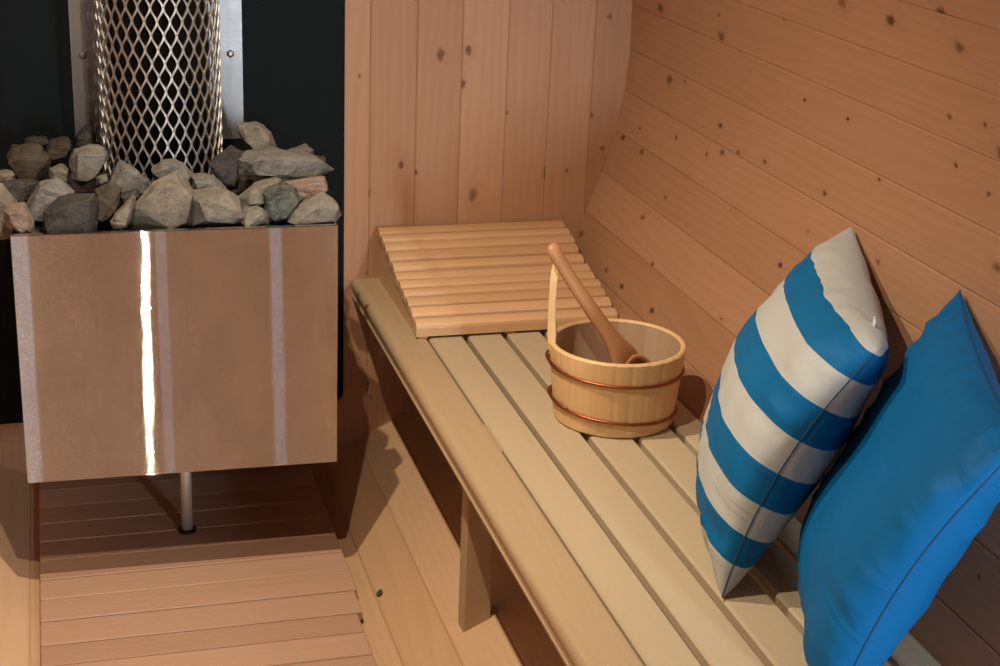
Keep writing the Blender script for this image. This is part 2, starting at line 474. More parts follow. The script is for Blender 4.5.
def struct(o):
    o['kind'] = 'structure'
    return o
ROCKS = [
 ((-0.2663, -0.174, 0.7422), [(-0.0348, 0.0087), (-0.0239, 0.0225), (-0.0002, 0.0307), (0.0228, 0.0248), (0.0351, 0.0067), (0.0336, -0.0183), (0.0091, -0.0347), (-0.0172, -0.0275), (-0.0246, -0.0129)], 0.034, 'brown', 'dark brown craggy stone heaped at the back left corner of the stove'),
 ((-0.2118, -0.084, 0.7422), [(-0.0208, -0.0003), (-0.0165, 0.0142), (0.0166, 0.0188), (0.0228, 0.004), (0.0147, -0.016), (-0.0168, -0.0207)], 0.024, 'brown', 'small brown stone on the back edge next to the craggy dark brown one'),
 ((-0.2521, -0.059, 0.7512), [(-0.02, -0.0068), (-0.0176, 0.0041), (-0.0052, 0.0104), (0.0155, 0.0077), (0.0236, -0.0024), (0.0038, -0.013)], 0.018, 'dark', 'flat charcoal stone peeping over the craggy dark brown one'),
 ((-0.1637, -0.074, 0.7567), [(-0.0173, 0.0035), (0.003, 0.0244), (0.0161, 0.0064), (0.0149, -0.0176), (-0.0166, -0.0167)], 0.022, 'dark', 'upright pointed dark grey stone at the back against the mesh pipe guard'),
 ((-0.1662, -0.284, 0.7625), [(-0.0293, 0.0052), (-0.0218, 0.0239), (0.0013, 0.0302), (0.0272, 0.026), (0.0332, 0.0121), (0.0159, -0.0065), (0.0116, -0.0272), (-0.012, -0.0394), (-0.026, -0.0243)], 0.03, 'grey', 'pale grey five-sided stone standing to the left of the mesh guard'),
 ((-0.2153, -0.224, 0.7292), [(-0.017, 0.0108), (0.0033, 0.0172), (0.0159, 0.0063), (0.013, -0.0167), (-0.0153, -0.0175)], 0.022, 'tan', 'small tan stone wedged in the gap between craggy brown and pale five-sided stones'),
 ((-0.3046, -0.274, 0.7414), [(-0.0208, 0.007), (0.0113, 0.0095), (0.0166, 0.0025), (0.0149, -0.0096), (-0.022, -0.0094)], 0.022, 'tan', 'flat tan stone lying on the left edge of the heap'),
 ((-0.2794, -0.354, 0.7372), [(-0.0409, 0.0162), (0.0154, 0.0178), (0.0307, 0.0105), (0.0278, -0.0113), (0.0065, -0.0242), (-0.0395, -0.009)], 0.028, 'dark', 'long dark grey slab near the left edge of the heap'),
 ((-0.2354, -0.414, 0.7339), [(-0.0334, -0.008), (-0.0095, 0.0309), (0.0185, 0.0349), (0.0391, 0.0127), (0.0254, -0.0102), (-0.0087, -0.034), (-0.0314, -0.0264)], 0.03, 'grey', 'mid grey sloping stone in front of the long dark slab'),
 ((-0.2823, -0.452, 0.7117), [(-0.0226, 0.0162), (-0.0099, 0.0255), (0.008, 0.0216), (0.0203, -0.0019), (0.0203, -0.0267), (0.0021, -0.0243), (-0.0183, -0.0103)], 0.024, 'pink', 'pale pinkish stone on the front left corner of the stove rim'),
 ((-0.3034, -0.409, 0.7129), [(-0.0253, 0.0336), (-0.0039, 0.0345), (0.0056, 0.016), (0.0291, -0.0015), (0.0252, -0.0383), (-0.0307, -0.0443)], 0.026, 'tan', 'tan stone at the far left end of the front row, cut by the picture edge'),
 ((-0.2045, -0.457, 0.7199), [(-0.0396, -0.0161), (-0.0367, 0.0069), (-0.0144, 0.0224), (0.0415, 0.0336), (0.0446, 0.0203), (0.0408, -0.0327), (-0.0361, -0.0345)], 0.034, 'dark', 'large blackish block with a brown upper face in the front row'),
 ((-0.1401, -0.417, 0.7265), [(-0.0186, 0.0229), (0.0039, 0.0329), (0.024, 0.0248), (0.0162, -0.0085), (-0.0059, -0.0414), (-0.0196, -0.0307)], 0.026, 'brown', 'grey brown stone tapering downward beside the blackish front block'),
 ((-0.1036, -0.354, 0.7519), [(-0.029, -0.0063), (-0.0165, 0.0205), (-0.0081, 0.0287), (0.0124, 0.0162), (0.0327, -0.0049), (0.0271, -0.0253), (-0.0187, -0.0289)], 0.026, 'grey', 'triangular grey stone behind the large tan front boulder, leaning at the guard'),
 ((-0.1156, -0.472, 0.7183), [(-0.0221, -0.0079), (0.0169, 0.0304), (0.0196, 0.0204), (0.0023, -0.0188), (-0.0166, -0.024)], 0.02, 'tan', "thin tan wedge standing in front of the largest boulder's left side"),
 ((-0.0421, -0.437, 0.7316), [(-0.0698, -0.0449), (-0.0588, -0.0089), (-0.0257, 0.0301), (-0.003, 0.041), (0.0129, 0.0405), (0.0316, 0.0248), (0.0425, 0.011), (0.0371, -0.0057), (0.0328, -0.0429), (0.0005, -0.045)], 0.04, 'tan', 'largest grey tan boulder at the middle of the front row'),
 ((-0.0264, -0.369, 0.7612), [(-0.0365, 0.0065), (-0.0132, 0.0228), (0.0031, 0.024), (0.0176, 0.0151), (0.0334, -0.0059), (0.0246, -0.0263), (0.0017, -0.0221), (-0.0307, -0.0141)], 0.028, 'grey', 'rounded grey stone perched just behind the largest boulder'),
 ((0.0267, -0.389, 0.7416), [(-0.0245, 0.0189), (0.0132, 0.0161), (0.0325, -0.0069), (0.0024, -0.0197), (-0.0236, -0.0084)], 0.026, 'grey', 'smooth grey slab behind the square front stone, right of the largest boulder'),
 ((0.0394, -0.447, 0.7214), [(-0.0447, 0.0173), (-0.0284, 0.0234), (0.0169, 0.0286), (0.0313, 0.0146), (0.0389, -0.0163), (0.0287, -0.0358), (-0.0428, -0.0319)], 0.034, 'tan', 'squarish tan grey stone next right of the largest boulder'),
 ((0.0724, -0.329, 0.755), [(-0.036, 0.0136), (0.0048, 0.0367), (0.0249, 0.0293), (0.0211, 0.0049), (0.0119, -0.0334), (-0.0068, -0.0363), (-0.0199, -0.0148)], 0.024, 'dark', 'dark jagged stone to the right of the mesh guard'),
 ((0.1276, -0.274, 0.7956), [(-0.0366, 0.0267), (0.0046, 0.0276), (0.0234, 0.0095), (0.0387, -0.0282), (-0.0066, -0.0287), (-0.0235, -0.007)], 0.034, 'tan', 'topmost tilted stone with a sloping tan face at back right'),
 ((0.157, -0.354, 0.7681), [(-0.0695, 0.012), (-0.0559, 0.0237), (-0.0019, 0.024), (0.0596, 0.0119), (0.0907, -0.0118), (0.0595, -0.0267), (-0.0159, -0.0191), (-0.0666, -0.014)], 0.04, 'grey', 'long flat grey slab lying across the back right of the heap'),
 ((0.2011, -0.274, 0.7687), [(-0.0348, 0.0005), (-0.0032, 0.0068), (0.0109, 0.0108), (0.025, 0.0043), (0.0232, -0.0118), (-0.0209, -0.0106)], 0.02, 'grey', 'small grey stone behind the long flat slab'),
 ((0.2339, -0.299, 0.7582), [(-0.0136, 0.0102), (0.011, 0.0077), (0.011, -0.0102), (-0.0084, -0.0078)], 0.014, 'dark', 'tiny dark stone at the far right back end of the heap'),
 ((0.1195, -0.409, 0.7273), [(-0.0428, -0.0017), (-0.016, 0.018), (0.0275, 0.0286), (0.0408, 0.0161), (0.0271, -0.0145), (0.0001, -0.024), (-0.0366, -0.0226)], 0.03, 'tan', 'smooth tan stone under the long flat slab'),
 ((0.1957, -0.409, 0.736), [(-0.0387, 0.0144), (0.0288, 0.0226), (0.0339, -0.0018), (-0.0018, -0.0215), (-0.0221, -0.0138)], 0.028, 'pink', 'reddish stone under the right end of the long flat slab'),
 ((0.1434, -0.442, 0.7205), [(-0.0277, 0.0194), (-0.0144, 0.0308), (0.0187, 0.0314), (0.0352, 0.0069), (0.0183, -0.0252), (-0.0085, -0.0345), (-0.0217, -0.0288)], 0.028, 'green', 'speckled greenish black stone in the front row at right'),
 ((0.0975, -0.467, 0.7081), [(-0.0215, 0.0027), (-0.0115, 0.0142), (0.0113, 0.0133), (0.0226, 0.001), (0.0208, -0.0153), (-0.0218, -0.016)], 0.022, 'tan', 'small tan stone on the rim between square stone and speckled greenish one'),
 ((0.2074, -0.457, 0.7132), [(-0.0546, -0.0192), (-0.0411, 0.005), (0.0056, 0.0307), (0.0291, 0.0127), (0.0352, -0.0082), (0.0258, -0.021)], 0.03, 'tan', 'sloping tan stone at the right front corner of the rim'),
 ((-0.1444, -0.324, 0.7421), [(-0.0095, 0.005), (0.0069, 0.0097), (0.0111, -0.006), (-0.0085, -0.0088)], 0.014, 'grey', 'tiny grey stone below the pale five-sided one'),
 ((-0.1046, -0.414, 0.7371), [(-0.0167, 0.0002), (0.0124, 0.0109), (0.0167, 0.0007), (-0.0124, -0.0118)], 0.016, 'dark', 'little dark stone between triangular grey stone and tan wedge'),
]

# ------------------------------------------------------------------ barrel shell
A0 = [9.1, 4.0, -1.6, -6.87, -12.1, -17.7, -23.4]
A0 += [-23.4 - (72.3 - 23.4) / 9 * k for k in range(1, 10)]
A0 += [-72.3 - (109.3 - 72.3) / 7 * k for k in range(1, 8)]
up_n = int(round((360 - 109.3 - 9.1) / 5.3))
A0 += [-109.3 - (360 - 109.3 - 9.1) / up_n * k for k in range(1, up_n + 1)]
YF, YB = -3.56, 0.09


TONES = {9.1: 0.75, 4.0: 0.62, -1.6: 0.5, -6.87: 0.55, -12.1: 0.65, -17.7: 0.4, -23.4: 0.7}


def plank(mb, a0, a1):
    tone = TONES.get(round(min(a0, a1), 2), 0.8 if max(a0, a1) == 9.1 or (min(a0, a1) + 360) % 360 < 30 else None)
    c, d = 0.0022, 0.0022 / R
    a0, a1 = math.radians(min(a0, a1)), math.radians(max(a0, a1))
    th = 0.04
    sec = [(a0, R + c), (a0 + d, R), (a1 - d, R), (a1, R + c), (a1, R + th), (a0, R + th)]
    L = []
    for y in (YF, YB):
        L.append([Vector((r * math.cos(a), y, AX + r * math.sin(a))) for a, r in sec])
    n = len(sec)
    verts = L[0] + L[1]
    faces = [(i, (i + 1) % n, n + (i + 1) % n, n + i) for i in range(n)] + [tuple(reversed(range(n))), tuple(range(n, 2 * n))]
    am = (a0 + a1) / 2
    mb.add(verts, faces, lambda v: (v.y, math.atan2(v.x * -math.sin(am) + (v.z - AX) * math.cos(am), R) * R), tone)


segs = {'wall_right': [], 'floor': [], 'wall_left': [], 'ceiling': []}
for a, b in zip(A0[:-1], A0[1:]):
    mid = (a + b) / 2
    if mid > -50:
        k = 'wall_right'
    elif mid > -130:
        k = 'floor'
    elif mid > -230:
        k = 'wall_left'
    elif mid > -310:
        k = 'ceiling'
    else:
        k = 'wall_right'
    segs[k].append((a, b))
for k, lst in segs.items():
    mb = MB()
    for a, b in lst:
        plank(mb, a, b)
    struct(mb.build(k, M['pine_floor'] if k == 'floor' else M['pine_wall']))

# end wall: upright tongue-and-groove boards, closed into the barrel
joints = [1.142 + 0.05, 1.066, 0.974, 0.884, 0.789, 0.697, 0.603]
while joints[-1] > -0.80:
    joints.append(joints[-1] - 0.0927)
joints = [j + OX for j in joints]
mb = MB()
for x1, x0 in zip(joints[:-1], joints[1:]):
    def zr(x):
        q = (R + 0.03) ** 2 - x * x
        return math.sqrt(q) if q > 0 else 0.05
    c = 0.0022
    sec = [(x0, c), (x0 + c, 0), (x1 - c, 0), (x1, c), (x1, 0.04), (x0, 0.04)]
    loops = []
    for sg in (-1, 1):
        loops.append([Vector((x, y, AX + sg * zr(x))) for x, y in sec])
    mb.prism(loops, 'z')
struct(mb.build('wall_back', M['pine_wall']))

# front wall behind the viewer: boarded; openings added for steel reflections and cushion light
FY = -0.50 + OY
openings = [(-0.59, -0.35), (-0.32, -0.25), (0.180, 0.217), (0.58, 0.623), (0.985, 1.10)]
ZO = [(0.52, 1.32), (0.55, 1.42), (0.55, 1.42), (0.55, 1.42), (0.72, 1.14)]
mb = MB()
xs = [-1.0]
for a, b in openings:
    xs += [a + OX, b + OX]
xs.append(1.0)
for i in range(0, len(xs), 2):
    x = xs[i]
    nb = max(1, round((xs[i + 1] - x) / 0.0927))
    w = (xs[i + 1] - x) / nb
    for k in range(nb):
        xa, xb = x + k * w, x + (k + 1) * w
        q = max(0.05, (R + 0.03) ** 2 - min(abs(xa), abs(xb)) ** 2) ** 0.5
        mb.board((xa, FY - 0.04, AX - q), (xb, FY, AX + q), 'z', 0.0015)
for (a, b), (ZO0, ZO1) in zip(openings, ZO):
    q = ((R + 0.03) ** 2 - min(abs(a + OX), abs(b + OX)) ** 2) ** 0.5
    mb.board((a + OX, FY - 0.04, AX - q), (b + OX, FY, ZO0), 'z', 0.0015)
    mb.board((a + OX, FY - 0.04, ZO1), (b + OX, FY, AX + q), 'z', 0.0015)
struct(mb.build('wall_front', M['pine_wall']))

# ------------------------------------------------------------------ black fire board on the end wall
def rounded_panel(mb, x0, x1, z0, z1, y0, y1, r, ease=0.002):
    def ring(y, e):
        pts = []
        for cx, cz, s in ((x1 - r, z0 + r, -90), (x1 - r, z1 - r, 0), (x0 + r, z1 - r, 90), (x0 + r, z0 + r, 180)):
            for k in range(7):
                a = math.radians(s + 15 * k)
                pts.append(Vector((cx + (r - e) * math.cos(a), y, cz + (r - e) * math.sin(a))))
        return pts
    mb.prism([ring(y0, ease), ring(y0 + ease, 0), ring(y1, 0)], 'z')


pb = MB()
rounded_panel(pb, -0.180 + OX, 0.5505 + OX, -1.268 + OZ, AX + 0.42, -0.006, -0.0002, 0.02)
o = pb.build('fire_board', M['board_black'])
tag(o, 'black fire-resistant board on the wooden end wall behind the stove', 'panel')

# stainless plate behind the flue guard, with flanges and screws
zp0, zp1 = -0.70 + OZ, AX + 0.40
pl = thing('heat_shield', 'stainless steel plate with screws on the black board behind the flue', 'heat shield', W(0.195, 3.0, -0.70))
O = pl.location
mb = MB(O)
yb = -0.0065
# hat section: two flanges against the board, a raised middle
sec = [(0.036, 0), (0.036, -0.002), (0.094, -0.002), (0.100, -0.010), (0.284, -0.010), (0.290, -0.002), (0.352, -0.002), (0.352, 0), (0.2885, 0), (0.2825, -0.008), (0.1015, -0.008), (0.0955, 0)]
mb.prism([[Vector((x + OX, yb + y, z)) for x, y in sec] for z in (zp0, zp1)], 'z', 0.5)
mb.build('plate', M['plate'], pl)
for sx in (0.0575, 0.3295):
    for sz in (-0.535, -0.20):
        bm = bmesh.new()
        # domed pan head with a cross slot
        n = 20
        prof = [(0.0072, 0.0), (0.0070, 0.0016), (0.0055, 0.0031), (0.003, 0.0037)]
        rings = [[bm.verts.new(Vector((r * math.cos(2 * math.pi * k / n), -h, r * math.sin(2 * math.pi * k / n)))) for k in range(n)] for r, h in prof]
        for A, B in zip(rings[:-1], rings[1:]):
            for k in range(n):
                bm.faces.new((A[k], A[(k + 1) % n], B[(k + 1) % n], B[k]))
        bm.faces.new(rings[0])
        cen = [bm.verts.new(v.co + Vector((0, 0.0012, 0))) for v in rings[-1]]
        for k in range(n):
            bm.faces.new((rings[-1][k], rings[-1][(k + 1) % n], cen[(k + 1) % n], cen[k]))
        bm.faces.new(cen)
        bm_obj('screw', bm, M['screw'], pl, Vector((sx + OX, yb - 0.002, sz + OZ)) - O)

# ------------------------------------------------------------------ stove
X0, X1, Y0, Y1, Z0, Z1 = -0.079 + OX, 0.4465 + OX, 2.5 + OY, 2.975 + OY, -1.168 + OZ, -0.7335 + OZ
stove = thing('sauna_stove', 'stainless steel sauna stove heaped with stones, with a mesh flue guard, by the end wall', 'stove', ((X0 + X1) / 2, (Y0 + Y1) / 2, -1.375 + OZ))
O = stove.location
t = 0.0025
# front sheet with a narrow folded lip along its top and sides
mb = MB(O)
mb.board((X0, Y0, Z0), (X1, Y0 + t, Z1), 'z', 0.0008, 0.5)
mb.board((X0, Y0 + t, Z1 - t), (X1, Y0 + 0.012, Z1), 'z', 0.0006, 0.5)
mb.build('front_panel', M['steel'], stove)
mb = MB(O)
mb.board((X0, Y0 + t, Z0), (X0 + t, Y1, Z1 - 0.0005), 'z', 0.0006, 0.5)
mb.board((X1 - t, Y0 + t, Z0), (X1, Y1, Z1 - 0.0005), 'z', 0.0006, 0.5)
mb.board((X0, Y1 - t, Z0), (X1, Y1, Z1 - 0.02), 'z', 0.0006, 0.5)
mb.build('casing', M['steel'], stove)
mb = MB(O)
mb.board((X0 + t, Y0 + t, Z0 + 0.004), (X1 - t, Y1 - t, Z0 + 0.007), 'x', 0.0006, 0.5)
mb.build('base_sheet', M['shade_black'], stove)
mb = MB(O)
mb.board((X0 + t, Y0 + t, Z1 - 0.075), (X1 - t, Y1 - t, Z1 - 0.070), 'x', 0.001, 0.5)
mb.build('stone_tray', M['shade_black'], stove)

# round foot under the stove
bm = bmesh.new()
fx, fy = 0.192 + OX, 2.685 + OY
tube(bm, [Vector((fx, fy, Z0 + 0.005)) - O, Vector((fx, fy, -1.373 + OZ)) - O], 0.0105, 24)
bm_obj('leg', bm, M['steel_plain'], stove, smooth=True)
bm = bmesh.new()
tube(bm, [Vector((fx, fy, -1.369 + OZ)) - O, Vector((fx, fy, -1.375 + OZ)) - O], 0.0165, 20)
bm_obj('foot_ring', bm, M['flue'], stove)

# flue pipe and the expanded-metal guard round it
cx, cy = 0.1755 + OX, 2.80 + OY
zb, zt = Z1 - 0.069, AX + 0.86
bm = bmesh.new()
n = 40
prof = [(0.086, zb), (0.086, zt - 0.06), (0.0865, zt - 0.06), (0.0865, zt)]
rings = [[bm.verts.new(Vector((cx + r * math.cos(2 * math.pi * k / n), cy + r * math.sin(2 * math.pi * k / n), z)) - O) for k in range(n)] for r, z in prof]
for A, B in zip(rings[:-1], rings[1:]):
    for k in range(n):
        bm.faces.new((A[k], A[(k + 1) % n], B[(k + 1) % n], B[k]))
bm.faces.new(rings[0]); bm.faces.new(rings[-1])
bm_obj('flue_pipe', bm, M['flue'], stove, smooth=True)

RG = 0.1045
ND = 31                      # diamonds round the guard
PH = 0.0470                  # diamond height
bm = bmesh.new()
gz0, gz1 = zb, AX + 0.36
half = math.pi / ND          # half a diamond in angle
steps_per = 6
nst = int((gz1 - gz0) / (PH / 2) * steps_per)
for s in (1, -1):
    for k in range(ND):
        pts = []
        for i in range(nst + 1):
            q = i / steps_per
            # eased zigzag: strands run together for a moment at each bond
            fl = math.floor(q); fr = q - fl
            e = fr - 0.075 * math.sin(2 * math.pi * fr) / 1.0 * 1.0
            ang = 2 * half * k + s * half * (fl + e)
            rr = RG + 0.0012 * s * math.sin(math.pi * fr)
            pts.append((ang, rr, gz0 + q * PH / 2))
        prev = None
        hw, hd = 0.00135, 0.0013
        for a, r, z in pts:
            er = Vector((math.cos(a), math.sin(a), 0)); et = Vector((-math.sin(a), math.cos(a), 0))
            c = Vector((cx, cy, z)) + er * r - O
            ring = [bm.verts.new(c + et * hw * 1.3 + er * hd), bm.verts.new(c - et * hw * 1.3 + er * hd), bm.verts.new(c - et * hw * 1.3 - er * hd), bm.verts.new(c + et * hw * 1.3 - er * hd)]
            if prev:
                for j in range(4):
                    bm.faces.new((prev[j], prev[(j + 1) % 4], ring[(j + 1) % 4], ring[j]))
            prev = ring
bm_obj('mesh_guard', bm, M['mesh'], stove)

stove.rotation_euler = (0, 0, -0.023)        # it stands very slightly askew
stove.location.x += 0.0054
stove.location.y += 0.0015

# ------------------------------------------------------------------ stones
for i, (c, poly, d, colr, lab) in enumerate(ROCKS):
    rnd = random.Random(100 + i)
    bm = bmesh.new()
    mid = [(x * 1.07, z * 1.07) for x, z in poly]
    for x, z in mid:
        bm.verts.new((x, rnd.uniform(-0.15, 0.15) * d, z))
    # front and back faces: shrunken, shifted copies of the outline
    for sgn, dep in ((-1, 0.8), (1, 0.9)):
        sh = (rnd.uniform(-0.15, 0.15), rnd.uniform(-0.1, 0.25))
        ex = max(abs(x) for x, z in mid); ez = max(abs(z) for x, z in mid)
        tilt = rnd.uniform(-0.35, 0.35)
        for x, z in mid:
            k = rnd.uniform(0.50, 0.92)
            bm.verts.new((x * k + sh[0] * ex, sgn * d * dep * (1 + tilt * x / ex * sgn + rnd.uniform(-0.12, 0.12)) , z * k + sh[1] * ez))
    r = bmesh.ops.convex_hull(bm, input=bm.verts)
    junk = list({e for e in r['geom_interior'] + r['geom_unused'] if isinstance(e, bmesh.types.BMVert)})
    if junk:
        bmesh.ops.delete(bm, geom=junk, context='VERTS')
    bmesh.ops.dissolve_limit(bm, angle_limit=math.radians(9), verts=bm.verts, edges=bm.edges)
    bmesh.ops.bevel(bm, geom=list(bm.edges), offset=0.0009, segments=1, affect='EDGES', clamp_overlap=True)
    bmesh.ops.triangulate(bm, faces=bm.faces)
    bmesh.ops.subdivide_edges(bm, edges=[e for e in bm.edges if e.calc_length() > 0.008], cuts=2, use_grid_fill=True)
    bmesh.ops.triangulate(bm, faces=bm.faces)
    bmesh.ops.recalc_face_normals(bm, faces=bm.faces)
    bm.normal_update()
    sd = Vector((i * 3.1, i * 1.7, i * 0.9))
    for v in bm.verts:
        v.co += v.normal * (noise.noise(v.co * 60 + sd) * 0.0026 + noise.noise(v.co * 190 + sd) * 0.0016)
    o = bm_obj('stone', bm, ST[colr], None, Vector(c))
    tag(o, lab, 'stone', 'stones heaped on the stove')

FILL = [(0.035, 2.63, 0.030), (-0.02, 2.70, 0.030), (0.045, 2.80, 0.026), (-0.035, 2.79, 0.030), (0.075, 2.655, 0.024), (0.005, 2.86, 0.028), (0.16, 2.625, 0.030), (0.21, 2.64, 0.028),
        (0.305, 2.66, 0.030), (0.335, 2.73, 0.032), (0.40, 2.71, 0.034), (0.30, 2.59, 0.026), (0.345, 2.60, 0.024), (0.385, 2.60, 0.028), (0.40, 2.86, 0.032), (0.33, 2.86, 0.03), (-0.045, 2.595, 0.024), (0.115, 2.59, 0.024), (0.06, 2.545, 0.02), (0.205, 2.545, 0.022), (0.335, 2.53, 0.018), (0.0, 2.59, 0.026), (-0.04, 2.55, 0.02), (0.27, 2.595, 0.02), (0.435 - 0.02, 2.59, 0.022)]
for i, (x, y, s) in enumerate(FILL):
    rnd = random.Random(900 + i)
    bm = bmesh.new()
    for k in range(15):
        q = Vector((rnd.gauss(0, 1), rnd.gauss(0, 1), rnd.gauss(0, 1))).normalized()
        bm.verts.new((q.x * s, q.y * s * 0.9, q.z * s * 0.75))
    r = bmesh.ops.convex_hull(bm, input=bm.verts)
    junk = list({e for e in r['geom_interior'] + r['geom_unused'] if isinstance(e, bmesh.types.BMVert)})
    if junk:
        bmesh.ops.delete(bm, geom=junk, context='VERTS')
    bmesh.ops.bevel(bm, geom=list(bm.edges), offset=0.0009, segments=1, affect='EDGES', clamp_overlap=True)
    bmesh.ops.triangulate(bm, faces=bm.faces)
    bmesh.ops.recalc_face_normals(bm, faces=bm.faces)
    o = bm_obj('stone', bm, ST['brown' if i % 3 == 0 else 'dark'], None, W(x, y, -0.756 + rnd.uniform(-0.006, 0.006)))
    tag(o, 'dark stone half buried deep in the gaps of the stone heap on the stove', 'stone', 'stones buried in the heap')

# ------------------------------------------------------------------ duckboard in front of and under the stove
zt = -1.375 + OZ
dk = thing('duckboard', 'slatted wooden duckboard lying on the floor under and before the stove', 'duckboard', (0.1985 + OX, 2.2 + OY, zt - 0.04))
O = dk.location
edges = [2.985, 2.912, 2.838, 2.766, 2.694, 2.621, 2.548, 2.478, 2.404, 2.325, 2.262, 2.19, 2.118, 2.046, 1.974, 1.90, 1.83, 1.757, 1.685, 1.612, 1.54]
for i, (a, b) in enumerate(zip(edges[:-1], edges[1:])):
    mb = MB(O)
    gp = 0.0042 if i in (5, 8) else 0.0026
    xr = 0.4665 if b > 2.40 else (0.4615 if b > 2.32 else 0.452)
    mb.board((-0.0715 + OX, b + gp / 2 + OY, zt - 0.019), (xr + OX, a - gp / 2 + OY, zt - random.uniform(0, 0.0008)), 'x', 0.0018)
    mb.build('slat', M['duckboard'], dk)
for x in (0.06, 0.2, 0.335):
    mb = MB(O)
    zfl = AX - math.sqrt(R * R - max(abs(x - 0.02 + OX), abs(x + 0.02 + OX)) ** 2) + 0.001
    mb.board((x - 0.02 + OX, 1.545 + OY, zfl), (x + 0.02 + OX, 2.98 + OY, zt - 0.0192), 'y', 0.001)
    mb.build('runner', M['duckboard'], dk)

# ------------------------------------------------------------------ bench
bz = -1.0 + OZ
YA, YE = -2.6, -0.002            # near end, end-wall end
bench = thing('bench', 'pale slatted wooden sauna bench along the curved wall', 'bench', (0.8 + OX, -1.3, bz - 0.35))
O = bench.location
slat_x = [(0.6435, 0.7085), (0.7185, 0.784), (0.7945, 0.860), (0.870, 0.9355), (0.9455, 0.996)]
for x0, x1 in slat_x:
    mb = MB(O)
    mb.board((x0 + OX, YA, bz - 0.020), (x1 + OX, YE, bz), 'y', 0.0035)
    mb.build('slat', M['bench'], bench)
# rounded front rail: nose over a set-back face and a small lip
mb = MB(O)
fx0, fx1 = 0.567 + OX, 0.638 + OX
prof = [(fx1, bz - 0.001), (fx1 - 0.002, bz)]
for k in range(6):
    a = math.radians(90 + 18 * k)
    prof.append((fx0 + 0.014 + 0.014 * math.cos(a), bz - 0.014 + 0.014 * math.sin(a)))
prof += [(fx0 + 0.0005, bz - 0.019), (fx0 + 0.003, bz - 0.021), (fx0 + 0.003, bz - 0.034), (fx0 + 0.0012, bz - 0.0355), (fx0 + 0.0012, bz - 0.039), (fx0 + 0.03, bz - 0.039), (fx0 + 0.03, bz - 0.022), (fx1, bz - 0.024)]
mb.prism([[Vector((x, y, z)) for x, z in prof] for y in (YA, YE)], 'y', 0.6)
mb.build('front_rail', M['rail'], bench)
for yc in (2.185, 1.0):
    mb = MB(O)
    mb.board((0.6365 + OX, yc - 0.052 + OY, bz - 0.030), (0.6445 + OX, yc + 0.052 + OY, bz - 0.0012), 'y', 0.0008)
    mb.build('spacer_block', M['rail'], bench)
    mb = MB(O)
    mb.board((0.60 + OX, yc - 0.005 + OY, bz - 0.055), (0.955 + OX, yc + 0.038 + OY, bz - 0.0205), 'x', 0.002)
    mb.build('crossbar', M['bench'], bench)
    mb = MB(O)
    # leg cut to the curve of the floor
    lx0, lx1, ly0, ly1 = 0.602 + OX, 0.649 + OX, yc - 0.002 + OY, yc + 0.034 + OY
    def fl(x):
        return AX - math.sqrt(R * R - x * x) + 0.0008
    c = 0.002
    sec = [(lx0 + c, ly0), (lx1 - c, ly0), (lx1, ly0 + c), (lx1, ly1 - c), (lx1 - c, ly1), (lx0 + c, ly1), (lx0, ly1 - c), (lx0, ly0 + c)]
    mb.prism([[Vector((x, y, fl(x))) for x, y in sec], [Vector((x, y, bz - 0.0395)) for x, y in sec]], 'z', 0.45)
    mb.build('leg', M['rail'], bench)

# ------------------------------------------------------------------ headrest
hr = thing('headrest', 'slatted wedge-shaped wooden headrest on the far end of the bench', 'headrest', (0.815 + OX, 2.82 + OY, bz))
O = hr.location
prof_y = [2.640, 2.675, 2.705, 2.745, 2.785, 2.82, 2.85, 2.88, 2.91, 2.945, 2.992]
prof_z = [-0.9705, -0.9610, -0.9525, -0.9440, -0.9375, -0.9325, -0.9235, -0.9145, -0.9060, -0.8985, -0.8905]


def hz(y):
    for i in range(10):
        if y <= prof_y[i + 1]:
            break
    f = (y - prof_y[i]) / (prof_y[i + 1] - prof_y[i])
    return prof_z[i] + f * (prof_z[i + 1] - prof_z[i])


NS = 11
pitch = (2.990 - 2.650) / (NS - 1)
for k in range(NS):
    yc = 2.650 + k * pitch
    zc = hz(yc) + OZ
    s = math.atan2(hz(min(yc + 0.02, 2.992)) - hz(max(yc - 0.02, 2.64)), min(yc + 0.02, 2.992) - max(yc - 0.02, 2.64))
    w, th = pitch - 0.0035, 0.017
    if k == 0:
        th = 0.024
    sec = []
    hw = w / 2
    tw = (-0.06, 0.05, 0.0)[k % 3]
    s += tw
    for a, b in ((-hw, -th), (hw, -th), (hw, -0.007), (hw * 0.9, -0.003), (hw * 0.6, -0.0006), (0, 0.0004), (-hw * 0.6, -0.0004), (-hw * 0.92, -0.003), (-hw, -0.008)):
        sec.append((yc + OY + a * math.cos(s) - b * math.sin(s) * 0.5, zc + a * math.sin(s) + b))
    mb = MB(O)
    mb.prism([[Vector((x + OX, y, z)) for y, z in sec] for x in (0.6175 + random.uniform(-0.0012, 0.0012), 1.010 + random.uniform(-0.0012, 0.0012))], 'x')
    mb.build('slat', M['rest'], hr)
for x in (0.623, 0.79, 0.984):
    mb = MB(O)
    pts = [(2.640 + OY, bz + 0.0003), (2.990 + OY, bz + 0.0003)]
    for k in range(12):
        y = 2.990 - k * (2.990 - 2.642) / 11
        pts.append((y + OY, hz(y) + OZ - (0.0255 if y < 2.68 else 0.0185)))
    pts = [(y, max(z, bz + 0.0008)) for y, z in pts]
    mb.prism([[Vector((xx + OX, y, z)) for y, z in pts] for xx in (x, x + 0.019)], 'y', 0.5)
    mb.build('side_panel', M['rest'], hr)

# ------------------------------------------------------------------ bucket
bc = W(0.8585, 2.231, -1.0) + Vector((0, 0, 0.0006))
bk = thing('sauna_bucket', 'round wooden sauna bucket with copper hoops standing on the bench', 'bucket', bc)
HB, RB, RT, TB = 0.131, 0.0985, 0.1115, 0.0095
NSV = 26


